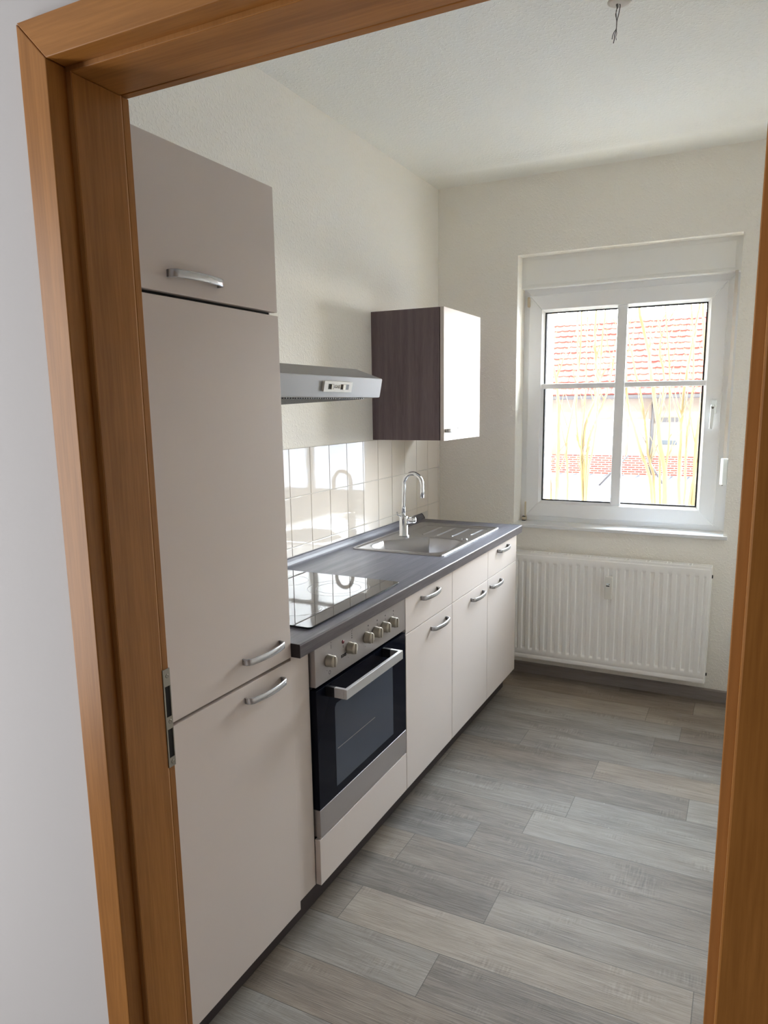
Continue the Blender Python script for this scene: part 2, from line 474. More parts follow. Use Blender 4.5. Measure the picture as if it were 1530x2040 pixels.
# architrave pieces on the hall side with mitred corners
link('architrave', prism(new(), [(XA, 0), (XB, 0), (XB, ZB-e), (XA, ZA-e)], 'y', YD0, YH+.02, bev=.0013), M['doorwoodZ'], parent=door)
link('architrave', prism(new(), [(XA+.0005, ZA), (XB+.0005, ZB), (XRJ+.010, ZB), (XRJ+.059, ZA)], 'y', YD0, YH+.02, bev=.0013), M['doorwoodX'], parent=door)
link('architrave', prism(new(), [(XRJ+.010, 0), (XRJ+.059, 0), (XRJ+.059, ZA-e), (XRJ+.010, ZB-e)], 'y', YD0, YH+.02, bev=.0022), M['doorwoodZ'], parent=door)
# lining boards (lip face towards the hall, reveal face into the opening)
YG = .4715
def lining(x0, x1, name='door_lining'):
    bm = new()
    box(bm, x0, x1, YD1, YG-.001, 0, ZJ-e if name else ZJ, bev=.0012)
    return bm
link('door_lining', B(XB-.02, XJ, YD1, YG-.0012, 0, ZJ-e, bev=.0012), M['doorwoodZ'], parent=door)
link('door_lining', B(XB-.02, XRJ+.03, YD1, YG-.0012, ZJ, ZJ+.03, bev=.0012), M['doorwoodX'], parent=door)
link('door_lining', B(XRJ, XRJ+.03, YD1, YG-.0012, 0, ZJ-e, bev=.0012), M['doorwoodZ'], parent=door)
# kitchen side edge strips behind the seal groove
k = link('door_stop', B(XB-.02, XJ-.0004, YG+.0012, YD2, 0, ZJ-e, bev=.0009), M['doorwoodZ'], parent=door)
link('door_stop', B(XB-.02, XRJ+.03, YG+.0012, YD2, ZJ+.0004, ZJ+.03, bev=.0009), M['doorwoodX'], parent=door)
link('door_stop', B(XRJ+.0004, XRJ+.03, YG+.0012, YD2, 0, ZJ-e, bev=.0009), M['doorwoodZ'], parent=door)
for a_, b_, c_, d_ in ((XB, XJ-.0008, 0, ZJ+.0004), (XB, XRJ+.010, ZJ+.0008, ZB), (XRJ+.0008, XRJ+.010, 0, ZJ+.0004)):
    link('lit_lining_edge', B(a_, b_, YD1-.0006, YD1+.0006, c_, d_, bev=.0002), M['doorwoodLit'], parent=door)  # thin strips paint the lip lighter, as if light catches its edge
link('door_seal', B(XJ-.012, XJ-.0012, YG-.0012, YG+.0012, 0, ZJ), M['seal'], parent=door)
# solid backing of the frame inside the wall
for a, b, z0, z1 in ((XA+.02, XB-.0195, 0, ZJ+.02), (XRJ+.0295, XRJ+.045, 0, ZJ+.02)):
    link('frame_core', B(a, b, YD1+.002, YD2-.001, z0, z1), M['doorwoodZ'], parent=door)
link('frame_core', B(XA+.02, XRJ+.045, YD1+.002, YD2-.001, ZJ+.0295, ZA-.02), M['doorwoodX'], parent=door)
# kitchen side architraves
link('architrave', B(XA-.01, XJ-.002, YK, YD2-.002, 0, ZJ-.001, bev=.001), M['doorwoodZ'], parent=door)
link('architrave', B(XA-.01, XRJ+.06, YK, YD2-.002, ZJ+.002, ZA+.01, bev=.001), M['doorwoodX'], parent=door)
link('architrave', B(XRJ+.002, XRJ+.06, YK, YD2-.002, 0, ZJ-.001, bev=.001), M['doorwoodZ'], parent=door)
# strike plate
bm = new()
sy0, sy1 = YG-.0008, YD2+.0015
sx0, sx1 = XJ-.0006, XJ+.0010
for z0, z1 in ((.9375, .954), (1.003, 1.0245), (1.0765, 1.106)):
    box(bm, sx0, sx1, sy0, sy1, z0, z1, bev=.0004)
for z0, z1 in ((.954, 1.003), (1.0245, 1.0765)):
    box(bm, sx0, sx1, sy0, sy0+.0028, z0, z1)
    box(bm, sx0, sx1, sy1-.002, sy1, z0, z1)
sp = link('strike_plate', bm, M['zinc'], parent=door); sp['label'] = 'steel strike plate with two black openings'
bm = new()
for z0, z1 in ((.954, 1.003), (1.0245, 1.0765)):
    box(bm, sx0-.0002, sx0+.0008, sy0+.002, sy1-.0015, z0, z1)
link('latch_opening', bm, M['gap'], parent=sp)
bm = new()
for z in (.9455, 1.016, 1.094):
    lathe(bm, [(.0001, 0), (.0034, .0), (.0034, .0006), (.0014, .0007), (.0012, .0001)], 14, Matrix.Translation((sx1-.0002, .4800, z)) @ Matrix.Rotation(PI/2, 4, 'Y'))
link('screw', bm, M['zinc'], parent=sp)

# ------------------------------------------------------------------ handles
def handle_bm(L=.155, dep=.030, h=.0165, t=.0042):
    """bow handle along y, base on x=0, centre at the origin"""
    bm = new()
    pts = []
    n = 22
    pts.append((0.0, -L/2)); pts.append((dep*.36, -L/2-.0005)); pts.append((dep*.60, -L/2+.004))
    for i in range(n+1):
        s = -1+2*i/n
        yy = s*(L/2-.011)
        pts.append((dep*(.74+.26*(1-s*s)), yy))
    pts.append((dep*.60, L/2-.004)); pts.append((dep*.36, L/2+.0005)); pts.append((0.0, L/2))
    rings = []
    for i, (x, y) in enumerate(pts):
        a = pts[max(i-1, 0)]; b = pts[min(i+1, len(pts)-1)]
        dx, dy = b[0]-a[0], b[1]-a[1]; l = math.hypot(dx, dy); nx_, ny_ = -dy/l, dx/l
        nx_, ny_ = -nx_, -ny_
        rings.append([bm.verts.new((x+nx_*o, y+ny_*o, z)) for o, z in ((0, -h/2+.0012), (0, h/2-.0012), (-.0012, h/2), (-t, h/2), (-t, -h/2), (-.0012, -h/2))])
    for a, b in zip(rings, rings[1:]):
        for k in range(6):
            f = bm.faces.new((a[k], a[(k+1) % 6], b[(k+1) % 6], b[k])); f.smooth = (k in (0, 3))
    bm.faces.new(rings[0][::-1]); bm.faces.new(rings[-1])
    return bm
_h = bpy.data.meshes.new('bow_handle')
_b = handle_bm(); bmesh.ops.recalc_face_normals(_b, faces=_b.faces[:]); _b.to_mesh(_h); _b.free(); _h.materials.append(M['nickel'])
def handle(parent, x, y, z):
    o = bpy.data.objects.new('handle', _h)
    o.parent = parent; COL.objects.link(o)
    o.location = root_world(parent).inverted() @ Vector((x, y, z))
    o['label'] = 'brushed metal bow handle'
    return o

FT = .018
def front(name, parent, x, y0, y1, z0, z1, hy=None, hz=None):
    bm = B(x-FT, x, y0, y1, z0, z1, bev=.0012)
    o = link(name, bm, M['front'], parent=parent)
    if hy is not None: handle(o, x, hy, hz)
    return o

XF, XT, XC = .5703, .5545, .5523
g_ = .0015
# ------------------------------------------------------------------ tall cabinet
yT0, yT = .566, 1.1635
tc_ = empty('tall_cabinet', (0, yT0, 0), 0, 'tall beige larder cabinet with three doors between the doorway and the worktop', 'cabinet')
bm = new()
box(bm, .009, XT-FT-.004, yT0+.002, yT-.004, .137, 2.034)
link('carcass', bm, M['carcass'], parent=tc_)
front('door', tc_, XT, yT0, yT-.003, 1.7475, 2.0355, .867, 1.784)['label'] = 'short top door'
front('door', tc_, XT, yT0, yT, .8640, 1.7395, 1.0385, .9185)['label'] = 'tall middle door'
front('door', tc_, XT, yT0, yT, .1134, .8558, 1.040, .8195)['label'] = 'lower door'
bm = B(XT-FT-.0038, XT-FT-.001, yT0+.01, yT-.012, 1.737, 1.750)
link('gap_shade_strip', bm, M['gap'], parent=tc_)
# black strips behind the door gaps paint the shade there
bm = B(XT-FT-.0038, XT-FT-.001, yT0+.01, yT-.006, .853, .8665)
link('gap_shade_strip', bm, M['gap'], parent=tc_)


# ------------------------------------------------------------------ plinth
pl = link('plinth', B(.475, .491, yT0, 3.235, 0, .1355, bev=.001), M['plinth'], origin=(.49, 2, 0))
tag(pl, 'dark recessed plinth board running under all the base cabinets', 'plinth')
# dark shadow boards hide nothing: adjustable feet behind the plinth
# ------------------------------------------------------------------ oven housing + oven
yo, yA, yB, yC, yDn = 1.2495, 1.8387, 2.2835, 2.7272, 3.1785
oh = empty('oven_housing', (0, yo, .13), 0, 'beige base unit under the built-in oven with a wide plain drawer front', 'cabinet')
bm = new()
box(bm, .01, .5485, yo+.001, yo+.017, .137, .8645)
box(bm, .01, .5485, yA-.017, yA-.001, .137, .8645)
box(bm, .01, .5485, yo+.017, yA-.017, .137, .153)
link('carcass', bm, M['black'], parent=oh)
dr = front('drawer_front', oh, XF, yo, yA-g_, .1364, .2800)
link('filler_panel', B(XC-.016, XC, yT+.0002, 1.2477, .1363, .8645, bev=.0008), M['front'], parent=oh)['label'] = 'narrow upright filler strip left of the oven'

ov = empty('built_in_oven', (XF, (yo+yA)/2, .285), 0, 'built-in black glass oven with steel control panel and six knobs under the hob', 'oven')
link('oven_body', B(.05, XF-.0235, yo+.019, yA-.019, .283, .8605), M['black'], parent=ov)
cp = link('control_panel', B(XF-.023, XF, 1.2535, yA-.001, .7450, .8605, bev=.0018), M['steel'], parent=ov)
cp['label'] = 'brushed steel control panel'
# door of the oven: black glass, window, steel strip
od = link('oven_door', B(XF-.024, XF, 1.2545, yA-.002, .3712, .7345, bev=.0014), M['ovenglass'], parent=ov)
wn = link('oven_window', prism(new(), [(1.3515, .400), (1.733, .400), (1.733, .650), (1.724, .660), (1.3605, .660), (1.3515, .650)], 'x', XF-.001, XF+.0004), M['ovenwin'], parent=od)
wn['label'] = 'grey smoked glass window'
# a shelf line inside the window
link('oven_shelf', B(XF+.0001, XF+.0007, 1.362, 1.60, .5155, .5172), M['hobline'], parent=wn)
st_ = link('steel_strip', B(XF-.024, XF+.0005, 1.2545, yA-.002, .2855, .3708, bev=.0014), M['steel'], parent=od)
st_['label'] = 'brushed steel strip along the foot of the door'
bm = new()
hx = .640
box(bm, hx-.011, hx, 1.305, 1.672, .7035, .7325, bev=.0012)
for a, b in ((1.305, 1.3165), (1.6605, 1.672)):
    box(bm, XF+.028, hx-.011, a, b, .7035, .7325, bev=.0006)
oh_ = link('oven_handle', bm, M['alu'], parent=od)
bm = new()
for a, b in ((1.305, 1.3165), (1.6605, 1.672)):
    link('handle_bracket', B(XF-.001, XF+.0283, a-.0003, b+.0003, .7032, .7328), M['black'], parent=oh_)
# knobs
def knob_bm():
    bm = new()
    R = Matrix.Rotation(PI/2, 4, 'Y')
    lathe(bm, [(.0001, 0), (.0182, 0), (.0182, .004), (.0172, .0055), (.0170, .0200), (.0150, .0232), (.0001, .0240)], 36, R)
    # grip ridge
    t = B(.0150, .0275, -.0036, .0036, -.0160, .0160, bev=.0030)
    merge(bm, t)
    return bm
_k = bpy.data.meshes.new('knob'); _b = knob_bm(); bmesh.ops.recalc_face_normals(_b, faces=_b.faces[:]); _b.to_mesh(_k); _b.free(); _k.materials.append(M['knob'])
kys = [1.321, 1.4425, 1.549, 1.610, 1.668, 1.7275]
for y in kys:
    o = bpy.data.objects.new('knob', _k); o.parent = cp; COL.objects.link(o)
    o.location = root_world(cp).inverted() @ Vector((XF, y, .8045))
    o.rotation_euler = (math.radians(random.choice((-4, 0, 3))), 0, 0)
lp = new(); lathe(lp, [(.0001, 0), (.006, 0), (.0055, .002), (.0001, .003)], 20, Matrix.Translation((XF, 1.407, .834)) @ Matrix.Rotation(PI/2, 4, 'Y'))
link('indicator_lamp', lp, M['lampred'], parent=cp)
# printed marks
def text(s, size, name, m, parent, origin, xdir, zdir, extrude=.0002, bold=0.0):
    cu = bpy.data.curves.new(name, 'FONT'); cu.body = s; cu.size = size; cu.extrude = extrude; cu.offset = bold
    cu.align_x = 'CENTER'; cu.align_y = 'CENTER'
    o = bpy.data.objects.new(name, cu); COL.objects.link(o)
    bpy.context.view_layer.update()
    me = bpy.data.meshes.new_from_object(o.evaluated_get(bpy.context.evaluated_depsgraph_get()))
    bpy.data.objects.remove(o); bpy.data.curves.remove(cu)
    X = Vector(xdir); Z = Vector(zdir); Nn = X.cross(Z)
    W = Matrix.Translation(Vector(origin)) @ Matrix(((X.x, Z.x, Nn.x, 0), (X.y, Z.y, Nn.y, 0), (X.z, Z.z, Nn.z, 0), (0, 0, 0, 1)))
    bm = new(); bm.from_mesh(me); bm.transform(W); bpy.data.meshes.remove(me)
    return link(name, bm, m, parent=parent)
text('IGNIS', .0125, 'brand_lettering', M['print'], cp, (XF+.0002, 1.4100, .7905), (0, 1, 0), (0, 0, 1), bold=.0004)
bm = new()
xp0, xp1 = XF-.0001, XF+.0003
def tick(y, z, w=.0022, h=.0034): box(bm, xp0, xp1, y-w/2, y+w/2, z-h/2, z+h/2)
tick(1.340, .840, .0012, .012); tick(1.340, .852, .003, .002)
for i in range(4): tick(1.461, .830+i*.007, .004-.0006*i, .0030)
tick(1.4655, .8545, .0015, .003); tick(1.4085, .822, .0045, .0012); tick(1.408, .8185, .0012, .006)
for y in (1.566, 1.627, 1.685, 1.745):
    tick(y, .838, .0045, .0045); tick(y, .8255, .0012, .006); tick(y+.006, .787, .0035, .002)
for y in (1.321, 1.4425, 1.549, 1.610, 1.668, 1.7275):
    for a in (35, 75, -35, -75, 180-40, 180+40):
        r_ = .0245
        tick(y+.010+r_*math.sin(math.radians(a)), .795+r_*math.cos(math.radians(a)), .0016, .0016)
for a in range(0, 360, 30):
    tick(1.329+.005*math.cos(math.radians(a)), .7665+.005*math.sin(math.radians(a)), .0014, .0014)
link('printed_marks', bm, M['print'], parent=cp)

# ------------------------------------------------------------------ base cabinets
def base_unit(name, y0, y1, label, hd=None, hdoor=None):
    t = empty(name, (0, y0, .13), 0, label, 'cabinet', None)
    bm = new(); box(bm, .01, XF-FT-.003, y0+.001, y1-.001, .137, .8645 if name != 'sink_cabinet' else .70)
    if name == 'sink_cabinet':
        box(bm, .52, XF-FT-.003, y0+.001, y1-.001, .70, .8645)
    link('carcass', bm, M['carcass'], parent=t)
    f = front('drawer_front', t, XF, y0+g_, y1-g_, .7267, .8600, *(hd or (None, None)))
    front('door', t, XF, y0+g_, y1-g_, .1364, .7237, *hdoor)
    return t
base_unit('base_cabinet', yA, yB, 'beige base cabinet directly right of the oven with one drawer over one door', (2.047, .8255), (2.139, .6825))
base_unit('sink_cabinet', yB, yC, 'beige sink base cabinet whose blank top front has no handle', None, (2.577, .6845))
base_unit('base_cabinet', yC, yDn, 'beige base cabinet at the radiator end with one drawer over one door', (2.939, .8325), (2.834, .6820))

# ------------------------------------------------------------------ worktop with a sink cut-out
XW, ZW, ZB_, yWe = .5835, .9025, .8647, 3.2324
hx0, hx1, hy0, hy1 = .0950, .4850, 2.358, 3.055
bm = new()
r = .004
box(bm, .0, XW-.002, yT+.001, hy0, ZB_, ZW)
box(bm, .0, XW-.002, hy1, yWe-.0006, ZB_, ZW)
box(bm, .0, hx0, hy0, hy1, ZB_, ZW)
box(bm, hx1, XW-.002, hy0, hy1, ZB_, ZW)
wt = link('worktop', bm, M['top'], origin=(0, 2.2, ZB_))
tag(wt, 'dark grey wood-effect worktop carrying the hob and the sink', 'worktop')
fe = link('front_edge', prism(new(), [(XW-.002, ZB_), (XW-.0005, ZB_+.0005), (XW, ZB_+.003), (XW, ZW-.004), (XW-.0012, ZW-.0012), (XW-.004, ZW+.0001), (XW-.006, ZW+.0001), (XW-.006, ZB_)], 'y', yT+.001, yWe-.0006), M['topedge'], parent=wt)
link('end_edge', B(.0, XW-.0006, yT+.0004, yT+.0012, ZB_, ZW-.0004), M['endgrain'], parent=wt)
link('end_edge', B(.0, XW-.0006, yWe-.0007, yWe, ZB_, ZW-.0004), M['topedge'], parent=wt)
us = link('wall_profile', prism(new(), [(.006, ZW), (.027, ZW), (.0265, ZW+.006), (.020, ZW+.0165), (.013, ZW+.0255), (.006, ZW+.028)], 'y', yT+.002, 3.238), M['top'], origin=(.01, 2.2, ZW))
tag(us, 'grey sealing strip along the wall edge of the worktop', 'trim strip')
link('end_cap', prism(new(), [(.0055, ZW), (.029, ZW), (.0285, ZW+.007), (.0215, ZW+.018), (.014, ZW+.027), (.0055, ZW+.0295)], 'y', 3.238, 3.2405), M['black'], parent=us)

# ------------------------------------------------------------------ hob
hb = empty('ceramic_hob', (.29, 1.57, ZW), 0, 'black glass ceramic hob reflecting the wall tiles, set in the worktop', 'cooktop')
def rrect(x0, x1, y0, y1, r, n=6):
    p = []
    for cx, cy, a0 in ((x1-r, y1-r, 0), (x0+r, y1-r, 90), (x0+r, y0+r, 180), (x1-r, y0+r, 270)):
        for i in range(n+1):
            a = math.radians(a0+90*i/n); p.append((cx+r*math.cos(a), cy+r*math.sin(a)))
    return p
link('glass_plate', prism(new(), rrect(.034, .540, 1.281, 1.862, .012), 'z', ZW+.0022, ZW+.0068, bev=.0010), M['hob'], parent=hb)
link('hob_seal', prism(new(), rrect(.037, .537, 1.284, 1.859, .012), 'z', ZW, ZW+.0022), M['black'], parent=hb)
for cx, cy, r in ((.385, 1.700, .106), (.400, 1.430, .074), (.160, 1.430, .092), (.165, 1.715, .074)):
    bm = new(); n = 72
    for r0 in (r, r-.030):
        ri, ro = r0-.0007, r0+.0007
        va = [bm.verts.new((cx+ri*math.cos(2*PI*i/n), cy+ri*math.sin(2*PI*i/n), ZW+.00695)) for i in range(n)]
        vb = [bm.verts.new((cx+ro*math.cos(2*PI*i/n), cy+ro*math.sin(2*PI*i/n), ZW+.00695)) for i in range(n)]
        for i in range(n): bm.faces.new((va[i], va[(i+1) % n], vb[(i+1) % n], vb[i]))
        if r < .1: break
    link('cooking_zone', bm, M['hobline'], parent=hb)

# ------------------------------------------------------------------ sink (height field with bowl, drainer and rim)
def rr_sd(x, y, x0, x1, y0, y1, rads):
    """signed distance to a rectangle with one radius per corner: (x0y0, x1y0, x1y1, x0y1)"""
    cx, cy = (x0+x1)/2, (y0+y1)/2
    r = rads[(1 if x > cx else 0)] if y < cy else rads[(2 if x > cx else 3)]
    qx = abs(x-cx)-(x1-x0)/2+r; qy = abs(y-cy)-(y1-y0)/2+r
    return min(max(qx, qy), 0)+math.hypot(max(qx, 0), max(qy, 0))-r
def sstep(a, b, t):
    t = min(1, max(0, (t-a)/(b-a))); return t*t*(3-2*t)
SX0, SX1, SY0, SY1 = .072, .504, 2.338, 3.098
def oct_sd(x, y):
    d = rr_sd(x, y, .125, .462, 2.760, 3.052, (.008, .008, .008, .008))
    c = ((.175-x) + (2.81-y) )/1.414      # cut corner near the tap
    c2 = ((x-.405) + (2.815-y))/1.414
    return max(d, c, c2)
def sink_z(x, y):
    d = rr_sd(x, y, SX0, SX1, SY0, SY1, (.02,)*4)
    z = ZW+.0045
    z -= .0035*sstep(-.020, -.010, -abs(d+.0)) if False else 0
    z += .0015*math.exp(-((d+.008)/.004)**2)           # rolled rim bead
    z -= .0035*sstep(.012, .020, -d)
    z -= .0035*sstep(-.0, .006, max(0, -oct_sd(x, y)))*1.0
    if oct_sd(x, y) < -.012:
        for rx, w in ((.215, .006), (.290, .006), (.365, .006), (.435, .006)):
            if 2.772 < y < 3.035:
                z += .0045*math.exp(-((x-rx)/w)**2)*sstep(2.772, 2.79, y)*(1-sstep(3.015, 3.033, y))
    b = rr_sd(x, y, .122, .468, 2.392, 2.716, (.07, .07, .085, .085))
    # bowl corner by the tap is cut back
    b = max(b, ((.205-x)+(y-2.640))/1.414)
    if b < .008:
        z += .0000
        z -= .155*sstep(-.008, .030, -b)
    return z
bm = new()
nx, ny = 150, 250
xs = [SX0+(SX1-SX0)*i/nx for i in range(nx+1)]; ys = [SY0+(SY1-SY0)*i/ny for i in range(ny+1)]
V = {}
for i, x in enumerate(xs):
    for jj, y in enumerate(ys):
        if rr_sd(x, y, SX0, SX1, SY0, SY1, (.02,)*4) <= .0005:
            V[i, jj] = bm.verts.new((x, y, sink_z(x, y)))
for i in range(nx):
    for jj in range(ny):
        q = [(i, jj), (i+1, jj), (i+1, jj+1), (i, jj+1)]
        q = [V[k] for k in q if k in V]
        if len(q) >= 3: bm.faces.new(q).smooth = True
bd = [e_ for e_ in bm.edges if len(e_.link_faces) == 1]
ex = bmesh.ops.extrude_edge_only(bm, edges=bd)
for v in [g0 for g0 in ex['geom'] if isinstance(g0, bmesh.types.BMVert)]: v.co.z = ZW
sk = link('kitchen_sink', bm, M['sink'], smooth=False, origin=(.288, 2.72, ZW))
tag(sk, 'stainless steel inset sink with one bowl and a ribbed drainer', 'sink')
for p in sk.data.polygons: p.use_smooth = True
bm = new(); lathe(bm, [(.0001, 0), (.036, 0), (.038, .0025), (.034, .003), (.030, .0012), (.0001, .0012)], 32, Matrix.Translation((.30, 2.555, ZW-.1518)))
link('drain', bm, M['chrome'], parent=sk)
bm = new(); lathe(bm, [(.0001, 0), (.014, 0), (.0145, .002), (.012, .004), (.0001, .0045)], 24, Matrix.Translation((.452, 2.735, ZW+.0010)))
link('waste_button', bm, M['chrome'], parent=sk)

# ------------------------------------------------------------------ tap
tp = empty('mixer_tap', (.150, 2.712, ZW+.001), 0, 'chrome mixer tap with high curved swan-neck spout behind the sink bowl', 'tap')
fx, fy = .150, 2.712
bm = new()
lathe(bm, [(.0001, 0), (.0265, 0), (.0265, .004), (.0208, .006), (.0208, .094), (.0198, .096), (.0135, .098), (.0001, .098)], 40, Matrix.Translation((fx, fy, ZW+.001)))
link('tap_body', bm, M['chrome'], parent=tp)
pts = [(fx, fy, ZW+.097), (fx+.0005, fy, 1.05), (fx+.002, fy, 1.10), (fx+.003, fy, 1.145)]
cxx, czz, rr = fx+.0505, 1.152, .0475
for i in range(0, 19):
    a = math.radians(180-10*i)
    pts.append((cxx+rr*math.cos(a), fy-.000*i, czz+rr*1.12*math.sin(a)))
pts += [(cxx+rr, fy, 1.12), (cxx+rr+.001, fy, 1.092)]
bm = tube(new(), pts, .0095, 20)
link('spout', bm, M['chrome'], parent=tp)
bm = new()
R = Matrix.Translation((fx+.010, fy+.006, .979)) @ Matrix.Rotation(math.radians(32), 4, 'Z') @ Matrix.Rotation(PI/2, 4, 'Y')
lathe(bm, [(.0001, 0), (.0165, 0), (.0165, .028), (.0175, .029), (.0175, .033), (.0165, .034), (.0160, .044), (.0145, .047), (.0001, .048)], 32, R)
lv = link('lever', bm, M['chrome'], parent=tp)
bm = tube(new(), [(fx-.006, fy-.012, .999), (fx-.020, fy-.022, 1.006), (fx-.024, fy-.026, 1.022)], .003, 10)
link('lever_pin', bm, M['chrome'], parent=lv)

# ------------------------------------------------------------------ wall cabinet
wc = empty('wall_cabinet', (0, 2.694, 1.3613), 0, 'dark wood wall cabinet with a pale front door hung above the sink', 'cabinet')
XWc = .3445
bm = B(.0005, XWc, 2.694, 3.176, 1.3613, 1.9492, bev=.0008)
link('carcass', bm, M['wenge'], parent=wc)
f = front('door', wc, XWc+.003+FT, 2.6945, 3.1755, 1.3595, 1.9500, None, None)
handle(f, XWc+.003+FT, 2.788, 1.4055)

# ------------------------------------------------------------------ range hood
hd = empty('range_hood', (0, 1.54, 1.528), 0, 'slim silver cooker hood on the wall above the hob', 'hood')
hy0_, hy1_ = 1.243, 1.840
bm = new()
# ring of points: bottom rectangle, front upper edge, sloped top
def V3(*p): return bm.verts.new(p)
F0 = (.4815, 1.5485); F1 = (.4935, 1.6086); BK = (.0005, 1.528)
b0, b1 = V3(BK[0], hy0_, BK[1]), V3(BK[0], hy1_, BK[1])
a0, a1 = V3(F0[0], hy0_, F0[1]), V3(F0[0], hy1_, F0[1])
c0, c1 = V3(F1[0], hy0_, F1[1]), V3(F1[0], hy1_, F1[1])
d0, d1 = V3(.405, hy0_+.03, 1.6435), V3(.405, hy1_-.020, 1.6435)
e0, e1 = V3(.0005, hy0_+.03, 1.6435), V3(.0005, hy1_-.020, 1.6435)
s0, s1 = V3(.0005, hy0_, 1.6086), V3(.0005, hy1_, 1.6086)
for q in ((b0, a0, a1, b1), (a0, c0, c1, a1), (c0, d0, d1, c1), (d0, e0, e1, d1), (b1, a1, c1, s1), (b0, s0, c0, a0), (s1, c1, d1, e1), (s0, e0, d0, c0), (b0, b1, s1, e1, e0, s0)):
    bm.faces.new(q)
bmesh.ops.recalc_face_normals(bm, faces=bm.faces[:])
bmesh.ops.bevel(bm, geom=[e_ for e_ in bm.edges], offset=.0016, segments=2, affect='EDGES')
link('hood_body', bm, M['hoodm'], parent=hd)
# filter grille under it: frame and slats following the slightly inclined underside
def uz(x): return 1.528+(1.5485-1.528)*x/.4815
bm = new()
for i in range(42):
    y = hy0_+.03+i*.0128
    prism(bm, [(.06, uz(.06)+.001), (.44, uz(.44)+.001), (.44, uz(.44)-.0035), (.06, uz(.06)-.0035)], 'y', y, y+.0062)
gf = link('filter_grille', bm, M['black'], parent=hd)
gf['label'] = 'dark slotted grease filter underneath'
# switch plate on the inclined front
tx, tz_ = (F1[0]-F0[0]), (F1[1]-F0[1]); tl_ = math.hypot(tx, tz_); up_ = Vector((tx/tl_, 0, tz_/tl_)); nr_ = Vector((up_.z, 0, -up_.x))
py0, py1 = 1.468, 1.630
pc = Vector((F0[0], 0, F0[1])) + up_*.0315
def on_plate(bm, y0, y1, u0, u1, h0, h1, bev=0):
    t = bmesh.new(); bmesh.ops.create_cube(t, size=1)
    for v in t.verts:
        a = y0+(v.co.x+.5)*(y1-y0); u = u0+(v.co.y+.5)*(u1-u0); h = h0+(v.co.z+.5)*(h1-h0)
        p = pc+up_*u+nr_*h; v.co = Vector((p.x, a, p.z))
    if bev: bmesh.ops.bevel(t, geom=t.edges[:], offset=bev, segments=2, affect='EDGES')
    merge(bm, t); return bm
sp_ = link('switch_plate', on_plate(new(), py0, py1, -.0145, .0145, .0, .0065, .001), M['hoodplate'], parent=hd)
sp_['label'] = 'white plate with two slide switches and lettering'
for a, b in ((.022, .052), (.094, .142)): link('switch_slot', on_plate(new(), py0+a, py0+b, -.0080, .0080, .006, .0069), M['black'], parent=sp_)
for a, b in ((.036, .042), (.103, .117)): link('slide_switch', on_plate(new(), py0+a, py0+b, -.0068, .0068, .0065, .0105, .0006), M['knob'], parent=sp_)
ot = pc+nr_*.0068
text('IGNIS', .0135, 'brand_lettering', M['wiregrey'], sp_, (ot.x, py0+.073, ot.z), (0, 1, 0), tuple(up_), bold=.0002)

# ------------------------------------------------------------------ window
wd = empty('window_1', ((N1+N2)/2, 3.62, NS), kind='structure')
YS = 3.624            # sash face
gx0, gx1, gz0, gz1 = .5606, 1.400, .9694, 2.0211
sx0_, sx1_, sz0_, sz1_ = .4885, 1.474, .893, 2.0988
def ring(bm, x0, x1, z0, z1, X0, X1, Z0, Z1, y0, y1, bev=.0015):
    """frame between the outer rectangle x0..z1 and the inner X0..Z1, mitred"""
    e2 = .0003
    for pts in (([(x0, z0), (X0, Z0-e2), (X1, Z0-e2), (x1, z0)]), ([(x0, z1), (x1, z1), (X1, Z1+e2), (X0, Z1+e2)]),
                ([(x0, z0+e2), (x0, z1-e2), (X0, Z1), (X0, Z0)]), ([(x1, z0+e2), (X1, Z0), (X1, Z1), (x1, z1-e2)])):
        prism(bm, pts, 'y', y0, y1, bev=bev)
    return bm
link('window_frame', ring(new(), N1, N2-.0, NS, 2.15, .505, 1.458, .912, 2.085, 3.642, 3.705), M['pvc'], parent=wd)
sash = link('sash', ring(new(), sx0_, sx1_, sz0_, sz1_, gx0, gx1, gz0, gz1, YS, 3.675, bev=.003), M['pvc'], parent=wd)
# glazing bead bevelled towards the glass
bm = new()
gi = .014
for pts in (0, 1, 2, 3):
    pass
def bead(bm):
    A = [(gx0, gz0), (gx1, gz0), (gx1, gz1), (gx0, gz1)]
    Bq = [(gx0+gi, gz0+gi), (gx1-gi, gz0+gi), (gx1-gi, gz1-gi), (gx0+gi, gz1-gi)]
    va = [bm.verts.new((x, YS+.003, z)) for x, z in A]; vb = [bm.verts.new((x, YS+.019, z)) for x, z in Bq]
    vc = [bm.verts.new((x, YS+.045, z)) for x, z in Bq]; vd = [bm.verts.new((x, YS+.045, z)) for x, z in A]
    for i in range(4):
        k2 = (i+1) % 4
        for P, Q in ((va, vb), (vb, vc), (vc, vd)):
            bm.faces.new((P[i], P[k2], Q[k2], Q[i]))
    return bm
link('glazing_bead', bead(new()), M['pvc'], parent=sash)
ix0, ix1, iz0, iz1 = gx0+gi, gx1-gi, gz0+gi, gz1-gi
link('gasket', ring(new(), ix0-.001, ix1+.001, iz0-.001, iz1+.001, ix0+.0065, ix1-.0065, iz0+.0060, iz1-.0060, YS+.018, YS+.028, bev=0), M['gasket'], parent=sash)
mx_, mz_ = .981, 1.6147
bm = new(); box(bm, mx_-.0255, mx_+.0255, YS+.001, YS+.0235, gz0+.004, gz1-.004, bev=.004)
link('glazing_bar', bm, M['pvc'], parent=sash)['label'] = 'wide upright glazing bar'
